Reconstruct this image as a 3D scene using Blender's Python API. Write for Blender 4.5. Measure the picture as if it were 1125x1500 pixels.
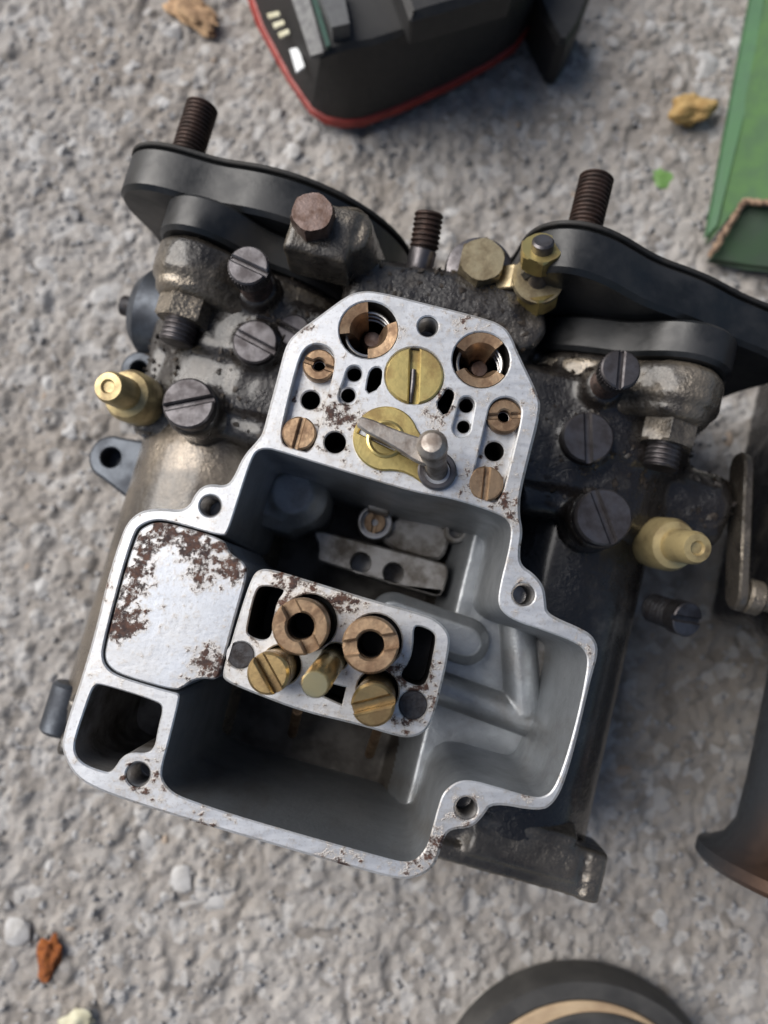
import bpy, bmesh, math, random
import numpy as np
from mathutils import Vector, Matrix, noise
random.seed(7)
# ---------------------------------------------------------------- units: mm, z = 0 at the carburettor's machined deck
GZ = -102.0            # ground below the deck
CH = 138.0             # camera above the deck
FPX = 1126.0
TILT = math.atan(135.0/FPX)
scene = bpy.context.scene
for o in list(bpy.data.objects): bpy.data.objects.remove(o)
# ---------------------------------------------------------------- camera
cam_d = bpy.data.cameras.new('camera'); cam = bpy.data.objects.new('camera', cam_d)
scene.collection.objects.link(cam); scene.camera = cam
cam.location = (0, 0, (CH-GZ)/1000); cam.rotation_euler = (TILT, 0, 0)
cam_d.sensor_fit = 'VERTICAL'; cam_d.sensor_height = 36; cam_d.lens = FPX/1500*36
cam_d.clip_start = 0.005; cam_d.clip_end = 50
cam_d.dof.use_dof = True; cam_d.dof.focus_distance = 0.141; cam_d.dof.aperture_fstop = 12.5
# ---------------------------------------------------------------- light: open shade, broad soft sky light from the upper left
SUN_EL, SUN_AZ = math.radians(44), math.radians(-62)     # azimuth from +y towards +x
w = bpy.data.worlds.new('World'); scene.world = w; w.use_nodes = True
nt = w.node_tree; nt.nodes.clear()
sky = nt.nodes.new('ShaderNodeTexSky'); sky.sky_type = 'NISHITA'; sky.sun_disc = False
sky.sun_elevation = SUN_EL; sky.sun_rotation = SUN_AZ; sky.air_density = 1.0; sky.dust_density = 3.0; sky.ozone_density = 1.0
bg = nt.nodes.new('ShaderNodeBackground'); bg.inputs[1].default_value = 0.058
wo = nt.nodes.new('ShaderNodeOutputWorld')
nt.links.new(sky.outputs[0], bg.inputs[0]); nt.links.new(bg.outputs[0], wo.inputs[0])
sd = bpy.data.lights.new('sun', 'SUN'); so = bpy.data.objects.new('sun', sd); scene.collection.objects.link(so)
sd.energy = 3.0; sd.angle = math.radians(54); sd.color = (1, .97, .93)
dirv = Vector((math.sin(SUN_AZ)*math.cos(SUN_EL), math.cos(SUN_AZ)*math.cos(SUN_EL), math.sin(SUN_EL)))
so.rotation_euler = dirv.to_track_quat('Z', 'Y').to_euler(); so.location = dirv*2
scene.view_settings.view_transform = 'Standard'; scene.view_settings.look = 'None'
scene.view_settings.exposure = 0.5; scene.view_settings.gamma = 1
# ---------------------------------------------------------------- coordinates
st, ct = math.sin(TILT), math.cos(TILT)
def ray(px, py):
    a, b = px-562.5, 750-py
    return a, b*ct+FPX*st, b*st-FPX*ct
def U(px, py, z=0.0):                       # the point at height z that the photograph shows at a pixel
    a, b, c = ray(px, py); t = (z-CH)/c
    return Vector((a*t, b*t, z))
def S(px, py, z=0.0): return (z-CH)/ray(px, py)[2]      # mm per pixel there
ANG = math.radians(-14.8)
UX = Vector((math.cos(ANG), math.sin(ANG), 0)); UY = Vector((-math.sin(ANG), math.cos(ANG), 0)); UZ = Vector((0, 0, 1))
def C(x, y, z): return UX*x+UY*y+UZ*z       # carburettor frame
def toC(p): return p.dot(UX), p.dot(UY)
# ---------------------------------------------------------------- materials
class M:
    def __init__(s, name):
        s.m = bpy.data.materials.new(name); s.m.use_nodes = True; s.t = s.m.node_tree; s.t.nodes.clear()
        s.o = s.t.nodes.new('ShaderNodeOutputMaterial'); s.b = s.t.nodes.new('ShaderNodeBsdfPrincipled')
        s.t.links.new(s.b.outputs[0], s.o.inputs[0])
        g = s.t.nodes.new('ShaderNodeNewGeometry'); s.pos = g.outputs['Position']
    def put(s, sock, v):
        if hasattr(v, 'is_output') or isinstance(v, bpy.types.NodeSocket): s.t.links.new(v, sock)
        else:
            if isinstance(v, tuple) and len(v) == 3 and sock.type == 'RGBA': v = v+(1,)
            sock.default_value = v
    def set(s, **k):
        for n, v in k.items(): s.put(s.b.inputs[n.replace('_', ' ')], v)
        return s
    def noise(s, scale, detail=4, rough=.6, vec=None, dist=0):
        n = s.t.nodes.new('ShaderNodeTexNoise'); n.inputs['Scale'].default_value = scale; n.inputs['Detail'].default_value = detail
        n.inputs['Roughness'].default_value = rough; n.inputs['Distortion'].default_value = dist
        s.put(n.inputs['Vector'], vec or s.pos); return n.outputs['Fac']
    def vor(s, scale, feature='F1', out='Distance'):
        n = s.t.nodes.new('ShaderNodeTexVoronoi'); n.feature = feature; n.inputs['Scale'].default_value = scale
        s.put(n.inputs['Vector'], s.pos); return n.outputs[out]
    def math(s, op, a, b=0.0, clamp=False):
        n = s.t.nodes.new('ShaderNodeMath'); n.operation = op; n.use_clamp = clamp
        s.put(n.inputs[0], a); s.put(n.inputs[1], b); return n.outputs[0]
    def ramp(s, f, lo, hi, a=0.0, b=1.0):
        n = s.t.nodes.new('ShaderNodeMapRange'); s.put(n.inputs[0], f)
        for i, v in enumerate((lo, hi, a, b)): n.inputs[i+1].default_value = v
        n.interpolation_type = 'SMOOTHSTEP'; return n.outputs[0]
    def mix(s, f, a, b):
        n = s.t.nodes.new('ShaderNodeMix'); n.data_type = 'RGBA'
        s.put(n.inputs[0], f); s.put(n.inputs[6], a); s.put(n.inputs[7], b); return n.outputs[2]
    def scaled(s, v, sc, rot=0.0):
        n = s.t.nodes.new('ShaderNodeMapping'); s.put(n.inputs[0], v or s.pos); n.inputs['Scale'].default_value = sc
        n.inputs['Rotation'].default_value = (0, 0, rot); return n.outputs[0]
    def spots(s, pts):                       # stains with a shape of their own: nearness to some points (mm, deck frame)
        cur = None
        for p, r in pts:
            n = s.t.nodes.new('ShaderNodeVectorMath'); n.operation = 'DISTANCE'; s.put(n.inputs[0], s.pos)
            n.inputs[1].default_value = (p.x/1000, p.y/1000, (p.z-GZ)/1000)
            v = s.math('SUBTRACT', 1.0, s.math('DIVIDE', n.outputs['Value'], r/1000))
            cur = v if cur is None else s.math('MAXIMUM', cur, v)
        return s.math('MAXIMUM', cur, 0.0)
    def bump(s, h, strength, dist):
        n = s.t.nodes.new('ShaderNodeBump'); n.inputs['Strength'].default_value = strength; n.inputs['Distance'].default_value = dist/1000
        s.put(n.inputs['Height'], h); s.put(s.b.inputs['Normal'], n.outputs[0]); return s
def deck_metal(name, extra=None, lo=.585, wt=.13, base=(.64, .655, .68)):
    m = M(name)
    n1 = m.noise(620, 6, .7); n2 = m.noise(70, 4, .6)
    f = m.math('ADD', m.math('MULTIPLY', n1, .68), m.math('MULTIPLY', n2, .36))
    if extra: f = m.math('ADD', f, m.math('MULTIPLY', m.math('MINIMUM', m.spots(extra), .6), wt))
    mask = m.ramp(f, lo, lo+.075)
    haze = m.ramp(f, lo-.09, lo+.03)
    scr = m.noise(260, 3, .5, m.scaled(None, (1, 5, 1), .5))
    tone = m.mix(m.ramp(m.noise(120, 5, .6), .35, .7), base, tuple(c*.84 for c in base))
    tone = m.mix(m.math('MULTIPLY', haze, .5), tone, (.40, .33, .25))
    tone = m.mix(m.ramp(m.noise(1500, 4, .7), .52, .72, 0, .55), tone, (.30, .29, .28))
    tone = m.mix(m.ramp(m.noise(34, 5, .65), .48, .70, 0, .4), tone, (.47, .45, .42))
    rust = m.mix(m.ramp(m.noise(480, 5, .75), .35, .68), (.022, .012, .012), (.105, .046, .028))
    m.set(Base_Color=m.mix(mask, tone, rust), Metallic=m.ramp(mask, 0, 1, .66, .1),
          Roughness=m.math('ADD', m.ramp(scr, .3, .7, .36, .46), m.math('MULTIPLY', mask, .3)))
    m.bump(m.math('ADD', m.math('MULTIPLY', mask, .9), m.math('ADD', m.math('MULTIPLY', scr, .06), m.math('MULTIPLY', n1, .35))), .5, .25)
    return m.m
def simple(name, col, col2, metal, rough, scale=250, bump=.15, bd=.2, r2=None, lo=.35, hi=.68, detail=5):
    m = M(name); n = m.noise(scale, detail, .62); f = m.ramp(n, lo, hi)
    m.set(Base_Color=m.mix(f, col, col2), Metallic=metal, Roughness=m.ramp(n, .3, .7, rough, r2 if r2 is not None else rough+.15))
    m.bump(m.noise(scale*2.2, 5, .65), bump, bd); return m.m
def oily(name, base, metal_col, lo, hi, bump=.5, bias=None):
    m = M(name); n = m.noise(45, 6, .62); n2 = m.noise(420, 5, .65)
    f = m.ramp(n, lo, hi)
    if bias: f = m.math('MULTIPLY', f, m.ramp(m.spots(bias), .05, .6))
    m.set(Base_Color=m.mix(f, m.mix(n2, base, tuple(c*1.7 for c in base)), metal_col), Metallic=m.math('MULTIPLY', f, .75),
          Roughness=m.ramp(m.noise(130, 5, .6), .3, .7, .16, .48))
    m.b.inputs['Coat Weight'].default_value = .55; m.b.inputs['Coat Roughness'].default_value = .14
    m.bump(m.math('ADD', m.math('ADD', n2, m.math('MULTIPLY', m.noise(1300, 3, .6), .45)), m.math('MULTIPLY', m.noise(150, 4, .6), 1.2)), bump, .8); return m.m
MAT = {}
MAT['deck'] = deck_metal('machined_aluminium', [(U(600, 1285), 5), (U(622, 1275), 5), (U(640, 1240), 4), (U(300, 1210), 4), (U(500, 1265), 4), (U(683, 1184), 4.5),
                         (U(767, 871), 4.5), (U(202, 1135), 4), (U(500, 600), 5), (U(640, 600), 6), (U(690, 480), 6), (U(790, 590), 4)], lo=.60)
MAT['plate'] = deck_metal('stained_aluminium_plate', [(U(240, 778), 5), (U(215, 800), 4), (U(285, 790), 6), (U(310, 825), 7), (U(342, 838), 5), (U(198, 845), 5), (U(190, 870), 3),
                         (U(178, 912), 5), (U(200, 905), 3), (U(300, 968), 5), (U(316, 975), 4), (U(262, 1002), 3.5)], lo=.635, wt=.26, base=(.54, .57, .62))
MAT['block'] = deck_metal('jet_block_aluminium', [(U(410, 880), 7), (U(440, 866), 6), (U(500, 880), 5), (U(600, 1000), 7), (U(625, 975), 5), (U(590, 1050), 4), (U(575, 1000), 5), (U(500, 895), 4)], lo=.60, wt=.17, base=(.68, .68, .68))
def cast_alu():
    m = M('cast_aluminium'); n = m.noise(70, 6, .65); g = m.noise(1100, 4, .7); st2 = m.noise(60, 5, .6, m.scaled(None, (1, 1, .25)))
    c = m.mix(m.ramp(n, .35, .7), (.36, .38, .40), (.24, .255, .27)); c = m.mix(m.ramp(st2, .52, .72, 0, .6), c, (.17, .145, .115)); c = m.mix(m.ramp(g, .6, .75, 0, .5), c, (.12, .11, .10))
    m.set(Base_Color=c, Metallic=.7, Roughness=m.ramp(n, .3, .7, .34, .5)); m.bump(m.math('ADD', g, m.math('MULTIPLY', n, .8)), .35, .3); return m.m
MAT['cast'] = cast_alu()
MAT['well_shade'] = simple('shade_dark_aluminium', (.10, .09, .078), (.045, .038, .032), .3, .5, 160, .5, .3)  # dark tone that paints the shade at the bottom of the wells
MAT['cast_dirty'] = simple('stained_cast_aluminium', (.34, .33, .32), (.10, .085, .07), .6, .45, 130, .35, .3)
MAT['oily'] = oily('oily_casting', (.012, .010, .009), (.22, .195, .165), .55, .80, .6)
MAT['bronze'] = oily('worn_bronze_casting', (.02, .017, .014), (.25, .215, .17), .40, .64, .7)
MAT['foot'] = oily('oily_grey_brown_casting', (.022, .018, .014), (.17, .15, .125), .40, .66, .5)
MAT['black'] = simple('black_insulator', (.008, .009, .010), (.020, .021, .023), 0, .28, 90, .4, .2, .55)
MAT['grime'] = simple('caked_oily_grime', (.014, .011, .009), (.045, .034, .025), 0, .3, 500, .6, .3, .6)
MAT['gasket'] = simple('black_gasket', (.010, .010, .010), (.02, .018, .016), 0, .6, 300, .5, .3)
MAT['brass'] = simple('brass', (.52, .37, .17), (.25, .17, .085), .95, .28, 260, .35, .15)
MAT['brass_dull'] = simple('tarnished_brass', (.42, .29, .18), (.19, .12, .075), .9, .36, 330, .4, .2)
MAT['gold'] = simple('yellow_zinc', (.56, .45, .18), (.30, .215, .09), .9, .32, 190, .3, .2, lo=.42)
MAT['bright_brass'] = simple('bright_brass', (.80, .72, .42), (.62, .52, .28), 1, .2, 120, .08, .1)
MAT['steel'] = simple('dark_patinated_steel', (.15, .142, .148), (.065, .058, .06), .85, .34, 240, .3, .2)
MAT['steel_bright'] = simple('bright_steel', (.50, .49, .48), (.30, .28, .26), .95, .3, 240, .2, .2)
MAT['pump_steel'] = simple('worn_grey_steel', (.38, .35, .32), (.17, .14, .12), .85, .38, 330, .35, .2)
MAT['zinc'] = simple('dull_zinc_plating', (.46, .39, .25), (.20, .16, .10), .85, .36, 260, .3, .2)
MAT['rusty'] = simple('rusty_steel', (.065, .040, .032), (.022, .015, .013), .55, .45, 300, .6, .3)
MAT['rust_head'] = simple('brown_bolt_head', (.20, .15, .135), (.10, .06, .045), .75, .42, 350, .4, .25)
MAT['dark'] = simple('dark_plug', (.05, .05, .055), (.025, .02, .02), .5, .5, 500, .5, .3)
MAT['hole'] = simple('dark_bore', (.010, .009, .008), (.02, .016, .014), .2, .5, 200, .2, .2)  # near-black tone for the insides of holes
MAT['cream'] = simple('cream_nylon', (.50, .40, .20), (.20, .14, .07), .45, .3, 170, .35, .25, lo=.42, hi=.74)
MAT['slate'] = simple('blued_steel', (.10, .112, .13), (.045, .05, .06), .7, .38, 140, .3, .25)
MAT['tool'] = simple('black_tool_plastic', (.013, .013, .014), (.02, .02, .02), 0, .48, 500, .15, .1)
MAT['tool_grey'] = simple('grey_tool_plastic', (.10, .105, .105), (.08, .08, .085), 0, .45, 500, .1, .1)
MAT['tool_green'] = simple('green_tool_trim', (.02, .07, .05), (.015, .05, .04), 0, .4, 500, .1, .1)
MAT['red'] = simple('red_tool_plastic', (.33, .035, .025), (.24, .025, .02), 0, .42, 300, .1, .1)
MAT['white'] = simple('white_label', (.75, .77, .78), (.62, .64, .66), 0, .4, 300, .1, .1)
MAT['green'] = simple('green_card', (.024, .082, .022), (.05, .125, .032), 0, .55, 120, .4, .3)
MAT['green_edge'] = simple('green_card_edge', (.035, .11, .045), (.05, .14, .055), 0, .5, 120, .4, .3)
MAT['green_dark'] = simple('dark_green_card', (.012, .035, .016), (.018, .05, .02), 0, .6, 120, .4, .3)
MAT['torn'] = simple('torn_card_edge', (.36, .25, .17), (.16, .10, .07), 0, .85, 350, 1, .8)
MAT['wood'] = simple('tan_wood', (.52, .39, .25), (.38, .27, .17), 0, .6, 90, .3, .3)
MAT['rubber'] = simple('grey_black_rubber', (.035, .034, .033), (.06, .058, .055), 0, .55, 80, .4, .4)
MAT['crumb'] = simple('yellow_crumb', (.50, .34, .14), (.36, .22, .08), 0, .8, 500, 1, .6)
MAT['leaf'] = simple('green_leaf_scrap', (.12, .24, .06), (.16, .30, .09), 0, .5, 300, .3, .2)
MAT['flake'] = simple('rust_flake', (.32, .10, .02), (.16, .045, .015), 0, .85, 500, 1, .5)
MAT['pale'] = simple('pale_chip', (.62, .60, .45), (.5, .47, .33), 0, .7, 300, .4, .4)
MAT['tan'] = simple('tan_scrap', (.55, .36, .20), (.30, .19, .11), 0, .75, 160, .8, .8)
def concrete():
    m = M('weathered_concrete')
    big = m.noise(14, 4, .55); mid = m.noise(120, 6, .65); fine = m.noise(900, 5, .7)
    c = m.mix(m.ramp(mid, .3, .7), (.27, .252, .235), (.41, .39, .37))
    c = m.mix(m.math('MULTIPLY', m.ramp(big, .4, .7), .6), c, (.25, .215, .18))
    v = m.vor(260, out='Color'); sep = m.t.nodes.new('ShaderNodeSeparateColor'); m.put(sep.inputs[0], v)
    c = m.mix(m.ramp(sep.outputs[0], .80, .86, 0, .6), c, (.46, .455, .45))
    c = m.mix(m.ramp(sep.outputs[1], .84, .9, 0, .55), c, (.19, .17, .15))
    c = m.mix(m.ramp(fine, .55, .75, 0, .5), c, (.22, .195, .17))
    m.set(Base_Color=c, Roughness=.86); m.b.inputs['Specular IOR Level'].default_value = .3
    m.bump(m.math('ADD', mid, fine), .7, .7); return m.m
MAT['concrete'] = concrete()
MAT['stone_a'] = simple('pale_stone', (.47, .465, .46), (.34, .33, .32), 0, .7, 250, .4, .3)
MAT['stone_b'] = simple('grey_stone', (.34, .34, .345), (.25, .24, .235), 0, .75, 250, .4, .3)
MAT['stone_c'] = simple('brown_stone', (.36, .29, .23), (.26, .21, .17), 0, .8, 250, .4, .3)
# ---------------------------------------------------------------- objects
COL = scene.collection
WL = {}                                     # world location (mm) of every object that has children
def obj(name, bm, mat, parent=None, smooth=40, kind=None, label=None):
    me = bpy.data.meshes.new(name)
    n = len(bm.verts); c = Vector((0, 0, 0))
    for v in bm.verts: c += v.co
    c /= max(n, 1)
    for v in bm.verts: v.co = (v.co-c)/1000
    bmesh.ops.recalc_face_normals(bm, faces=bm.faces[:])
    bm.to_mesh(me); bm.free()
    me.materials.append(MAT[mat])
    if smooth: me.shade_smooth(); me.set_sharp_from_angle(angle=math.radians(smooth))
    o = bpy.data.objects.new(name, me); COL.objects.link(o)
    wl = c+Vector((0, 0, -GZ)); WL[o.name] = wl
    if parent: o.parent = parent; o.location = (wl-WL[parent.name])/1000
    else: o.location = wl/1000
    if kind: o['kind'] = kind
    if label: o['label'] = label
    return o
def thing(name, p, label, cat, group=None):
    o = bpy.data.objects.new(name, None); COL.objects.link(o)
    wl = p+Vector((0, 0, -GZ)); WL[o.name] = wl; o.location = wl/1000; o.empty_display_size = .01
    return tag(o, label, cat, group)
def tag(o, label, cat, group=None):
    o['label'] = label; o['category'] = cat
    if group: o['group'] = group
    return o
# ---------------------------------------------------------------- shapes (bmesh, mm)
def frame(axis, ref=None):
    a = axis.normalized(); r = ref or (Vector((1, 0, 0)) if abs(a.x) < .9 else Vector((0, 1, 0)))
    x = (r-a*r.dot(a)).normalized(); return x, a.cross(x), a
def lathe(bm, base, axis, prof, n=40, ref=None):
    """prof: (radius, distance along axis) from one end to the other; closed where the radius is 0"""
    x, y, a = frame(axis, ref); rings = []
    for r, h in prof:
        if r < 1e-6: rings.append([bm.verts.new(base+a*h)])
        else: rings.append([bm.verts.new(base+a*h+(x*math.cos(t)+y*math.sin(t))*r) for t in (2*math.pi*i/n for i in range(n))])
    for p, q in zip(rings, rings[1:]):
        for i in range(n):
            j = (i+1) % n
            if len(p) == 1 and len(q) == 1: continue
            if len(p) == 1: bm.faces.new((p[0], q[j], q[i]))
            elif len(q) == 1: bm.faces.new((p[i], p[j], q[0]))
            else: bm.faces.new((p[i], p[j], q[j], q[i]))
    return bm
def cyl(bm, p0, p1, r, n=32, c=.4, r1=None):
    a = p1-p0; L = a.length; r1 = r if r1 is None else r1
    return lathe(bm, p0, a, [(0, 0), (r-c, 0), (r, c), (r1, L-c), (r1-c, L), (0, L)], n)
def thread(bm, p0, p1, r, pitch=.9, depth=.45, n=28, tip=True):
    a = p1-p0; L = a.length; k = max(2, int(L/pitch)); pr = [(0, 0), (r-depth, 0)]
    for i in range(k): h = L*i/k; pr += [(r-depth, h+.05*L/k), (r, h+.4*L/k), (r, h+.6*L/k), (r-depth, h+.95*L/k)]
    pr += [(r-depth-.3, L), (0, L)]
    return lathe(bm, p0, a, pr, n)
def prism_dir(bm, poly, base, ex, ey, ax, h, c=.4, hole=None):
    """polygon (2D list) in the plane ex, ey, pushed h along ax, chamfered at both ends"""
    def ring(pts, k): return [bm.verts.new(base+ex*u+ey*v+ax*k) for u, v in pts]
    ins = offset(poly, -c)
    R = [ring(ins, 0), ring(poly, c), ring(poly, h-c), ring(ins, h)]; n = len(poly)
    for p, q in zip(R, R[1:]):
        for i in range(n): j = (i+1) % n; bm.faces.new((p[i], p[j], q[j], q[i]))
    for r_ in (R[0], R[3]):
        es = [bm.edges.get((r_[i], r_[(i+1) % n])) for i in range(n)]
        bmesh.ops.triangle_fill(bm, use_beauty=True, edges=es)
    return bm
def area(p): return .5*sum(p[i][0]*p[(i+1) % len(p)][1]-p[(i+1) % len(p)][0]*p[i][1] for i in range(len(p)))
def offset(p, d):                           # d > 0 grows
    s = 1 if area(p) > 0 else -1; n = len(p); out = []
    for i in range(n):
        a, b, c = Vector(p[i-1]), Vector(p[i]), Vector(p[(i+1) % n])
        e1 = (b-a).normalized() if (b-a).length > 1e-9 else Vector((1, 0)); e2 = (c-b).normalized() if (c-b).length > 1e-9 else e1
        nn = Vector((e1.y+e2.y, -(e1.x+e2.x)))
        nn = nn.normalized() if nn.length > 1e-6 else Vector((e1.y, -e1.x))
        k = max(.5, nn.dot(Vector((e1.y, -e1.x)))); q = b+nn*(s*d/k); out.append((q.x, q.y))
    return out
def chaikin(p, it=2):
    for _ in range(it):
        q = []
        for i in range(len(p)):
            a, b = p[i], p[(i+1) % len(p)]
            q += [(a[0]*.75+b[0]*.25, a[1]*.75+b[1]*.25), (a[0]*.25+b[0]*.75, a[1]*.25+b[1]*.75)]
        p = q
    return p
def PX(pts, z=0.0, it=2):                    # pixel outline -> smoothed outline in the plane at z
    q = [U(x, y, z) for x, y in pts]; return chaikin([(v.x, v.y) for v in q], it)
def circ(px, py, rpx, z=0.0, n=28):
    c = U(px, py, z); r = rpx*S(px, py, z); return [(c.x+r*math.cos(2*math.pi*i/n), c.y+r*math.sin(2*math.pi*i/n)) for i in range(n)]
def capsule(a, ra, b, rb, n=10):             # in mm
    d = math.atan2(b[1]-a[1], b[0]-a[0]); out = []
    for i in range(n+1): t = d+math.pi/2+math.pi*i/n; out.append((a[0]+ra*math.cos(t), a[1]+ra*math.sin(t)))
    for i in range(n+1): t = d-math.pi/2+math.pi*i/n; out.append((b[0]+rb*math.cos(t), b[1]+rb*math.sin(t)))
    return out
def solid(bm, loop, holes, z0, z1, c=.35, bottom=True, taper=0.0):
    """a plate or block: top at z0 with blind holes, each (loop, depth z, sub-holes, capped)"""
    def ring(p, z): return [bm.verts.new((x, y, z)) for x, y in p]
    def wall(a, b):
        n = len(a)
        for i in range(n): j = (i+1) % n; bm.faces.new((a[i], a[j], b[j], b[i]))
    def edges(r): return [bm.edges.get((r[i], r[(i+1) % len(r)])) for i in range(len(r))]
    top = ring(offset(loop, -c), z0); mid = ring(loop, z0-c); bot = ring(offset(loop, taper) if taper else loop, z1)
    wall(top, mid); wall(mid, bot)
    if bottom: bmesh.ops.triangle_fill(bm, use_beauty=True, edges=edges(bot))
    def level(cap_edges, holes, z):
        for h in holes:
            lp, d = h[0], h[1]; sub = h[2] if len(h) > 2 else []; cap = h[3] if len(h) > 3 else True
            cc = min(c, .25); a = ring(offset(lp, cc), z); b = ring(lp, z-cc); e = ring(offset(lp, -.02*abs(d-z)) if abs(d-z) > 8 and not cap else lp, d)
            wall(a, b); wall(b, e); cap_edges += edges(a)
            if cap: level(edges(e), sub, d)
        bmesh.ops.triangle_fill(bm, use_beauty=True, edges=cap_edges)
    level(edges(top), holes, z0)
    return bm
def slotted(bm, top, axis, r, h, sw, sdp, ang, hole=0.0, c=.35, n=22):
    """a screw head: two raised halves on a disc, the slot between them open; top is the centre of its face"""
    x, y, a = frame(axis, Vector((math.cos(ang), math.sin(ang), 0)))
    base = top-a*h
    if hole > 0: lathe(bm, base, a, [(hole, h-sdp), (r, h-sdp), (r, 0), (hole, 0), (hole, h-sdp)], 40)
    else: lathe(bm, base, a, [(0, 0), (r, 0), (r, h-sdp), (0, h-sdp)], 40)
    for s in (-1, 1):
        t0 = math.asin(min(.95, sw/2/r)); pts = [(r*math.cos(t0+(math.pi-2*t0)*i/n), r*math.sin(t0+(math.pi-2*t0)*i/n)*s) for i in range(n+1)]
        if hole > sw/2:
            t1 = math.asin(sw/2/hole); pts += [(-hole*math.cos(t1+(math.pi-2*t1)*i/8), hole*math.sin(t1+(math.pi-2*t1)*i/8)*s) for i in range(9)]
        if s < 0: pts = pts[::-1]
        prism_dir(bm, pts, base+a*(h-sdp-.02), x, y, a, sdp+.02, c)
    return bm
def hexa(bm, p0, axis, r, h, rot=0.0, c=.5, ref=None):
    x, y, a = frame(axis, ref); k = 24
    def ring(rad, t, rnd):
        out = []
        for i in range(k):
            th = 2*math.pi*i/k; m = (th % (math.pi/3))-math.pi/6; hx = rad*math.cos(math.pi/6)/math.cos(m)
            rr = min(hx, rnd); out.append(bm.verts.new(p0+a*t+(x*math.cos(th+rot)+y*math.sin(th+rot))*rr))
        return out
    R = [ring(r, 0, r*.9), ring(r, c, r), ring(r, h-c, r), ring(r, h, r*.9)]
    for p, q in zip(R, R[1:]):
        for i in range(k): j = (i+1) % k; bm.faces.new((p[i], p[j], q[j], q[i]))
    bm.faces.new(R[0][::-1]); bm.faces.new(R[3]); return bm
def box(bm, p, ex, ey, ez, sx, sy, sz, bev=.6):
    """p: centre; bevelled box along three axes"""
    poly = [(-sx/2, -sy/2), (sx/2, -sy/2), (sx/2, sy/2), (-sx/2, sy/2)]
    if bev > .3: poly = chaikin([(-sx/2, -sy/2), (-sx/2+bev, -sy/2), (sx/2-bev, -sy/2), (sx/2, -sy/2), (sx/2, -sy/2+bev), (sx/2, sy/2-bev), (sx/2, sy/2), (sx/2-bev, sy/2), (-sx/2+bev, sy/2), (-sx/2, sy/2), (-sx/2, sy/2-bev), (-sx/2, -sy/2+bev)], 1)
    return prism_dir(bm, poly, p-ez*sz/2, ex, ey, ez, sz, min(bev*.7, sz*.3))
def tube(bm, pts, r, n=14):
    rings = []
    for i, p in enumerate(pts):
        d = (pts[min(i+1, len(pts)-1)]-pts[max(i-1, 0)]); x, y, a = frame(d, UZ if abs(d.normalized().z) < .9 else UX)
        rr = r[i] if isinstance(r, (list, tuple)) else r
        rings.append([bm.verts.new(p+(x*math.cos(2*math.pi*k/n)+y*math.sin(2*math.pi*k/n))*rr) for k in range(n)])
    for p, q in zip(rings, rings[1:]):
        for i in range(n): j = (i+1) % n; bm.faces.new((p[i], p[j], q[j], q[i]))
    bm.faces.new(rings[0][::-1]); bm.faces.new(rings[-1]); return bm
def B(): return bmesh.new()
def remesh(bm, vox, smooth=2, amp=0.0, nsc=.2, seed=0):
    me = bpy.data.meshes.new('tmp')
    for v in bm.verts: v.co /= 1000
    bmesh.ops.recalc_face_normals(bm, faces=bm.faces[:]); bm.to_mesh(me); bm.free()
    o = bpy.data.objects.new('tmp', me); COL.objects.link(o)
    mo = o.modifiers.new('r', 'REMESH'); mo.mode = 'VOXEL'; mo.voxel_size = vox/1000
    if smooth: ms = o.modifiers.new('s', 'SMOOTH'); ms.iterations = smooth; ms.factor = .6
    ev = o.evaluated_get(bpy.context.evaluated_depsgraph_get()); m2 = bpy.data.meshes.new_from_object(ev)
    out = B(); out.from_mesh(m2); bpy.data.objects.remove(o); bpy.data.meshes.remove(me); bpy.data.meshes.remove(m2)
    out.normal_update()
    for v in out.verts:
        v.co *= 1000
    if amp:
        for v in out.verts:
            q = v.co*nsc+Vector((seed, 0, 0)); v.co += v.normal*amp*(noise.noise(q)+.5*noise.noise(q*2.3)+.25*noise.noise(q*5))
    return out
# ================================================================= GROUND
def fbm(nx, ny, cell, seed):
    rng = np.random.default_rng(seed); gx, gy = int(nx/cell)+3, int(ny/cell)+3
    g = rng.random((gx, gy)); x = np.arange(nx)/cell; y = np.arange(ny)/cell
    i, j = x.astype(int), y.astype(int); fx, fy = x-i, y-j; fx = fx*fx*(3-2*fx); fy = fy*fy*(3-2*fy)
    a = g[np.ix_(i, j)]; b = g[np.ix_(i+1, j)]; c = g[np.ix_(i, j+1)]; d = g[np.ix_(i+1, j+1)]
    FX, FY = fx[:, None], fy[None, :]
    return (a*(1-FX)+b*FX)*(1-FY)+(c*(1-FX)+d*FX)*FY-.5
NX, NY, X0, Y0, STEP = 460, 560, -170.0, -190.0, .74
H = 1.8*fbm(NX, NY, 60, 1)+1.0*fbm(NX, NY, 19, 2)+.9*fbm(NX, NY, 8, 3)+.9*fbm(NX, NY, 4, 4)+.75*fbm(NX, NY, 2, 5)+.4*fbm(NX, NY, 1.3, 6)
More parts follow.
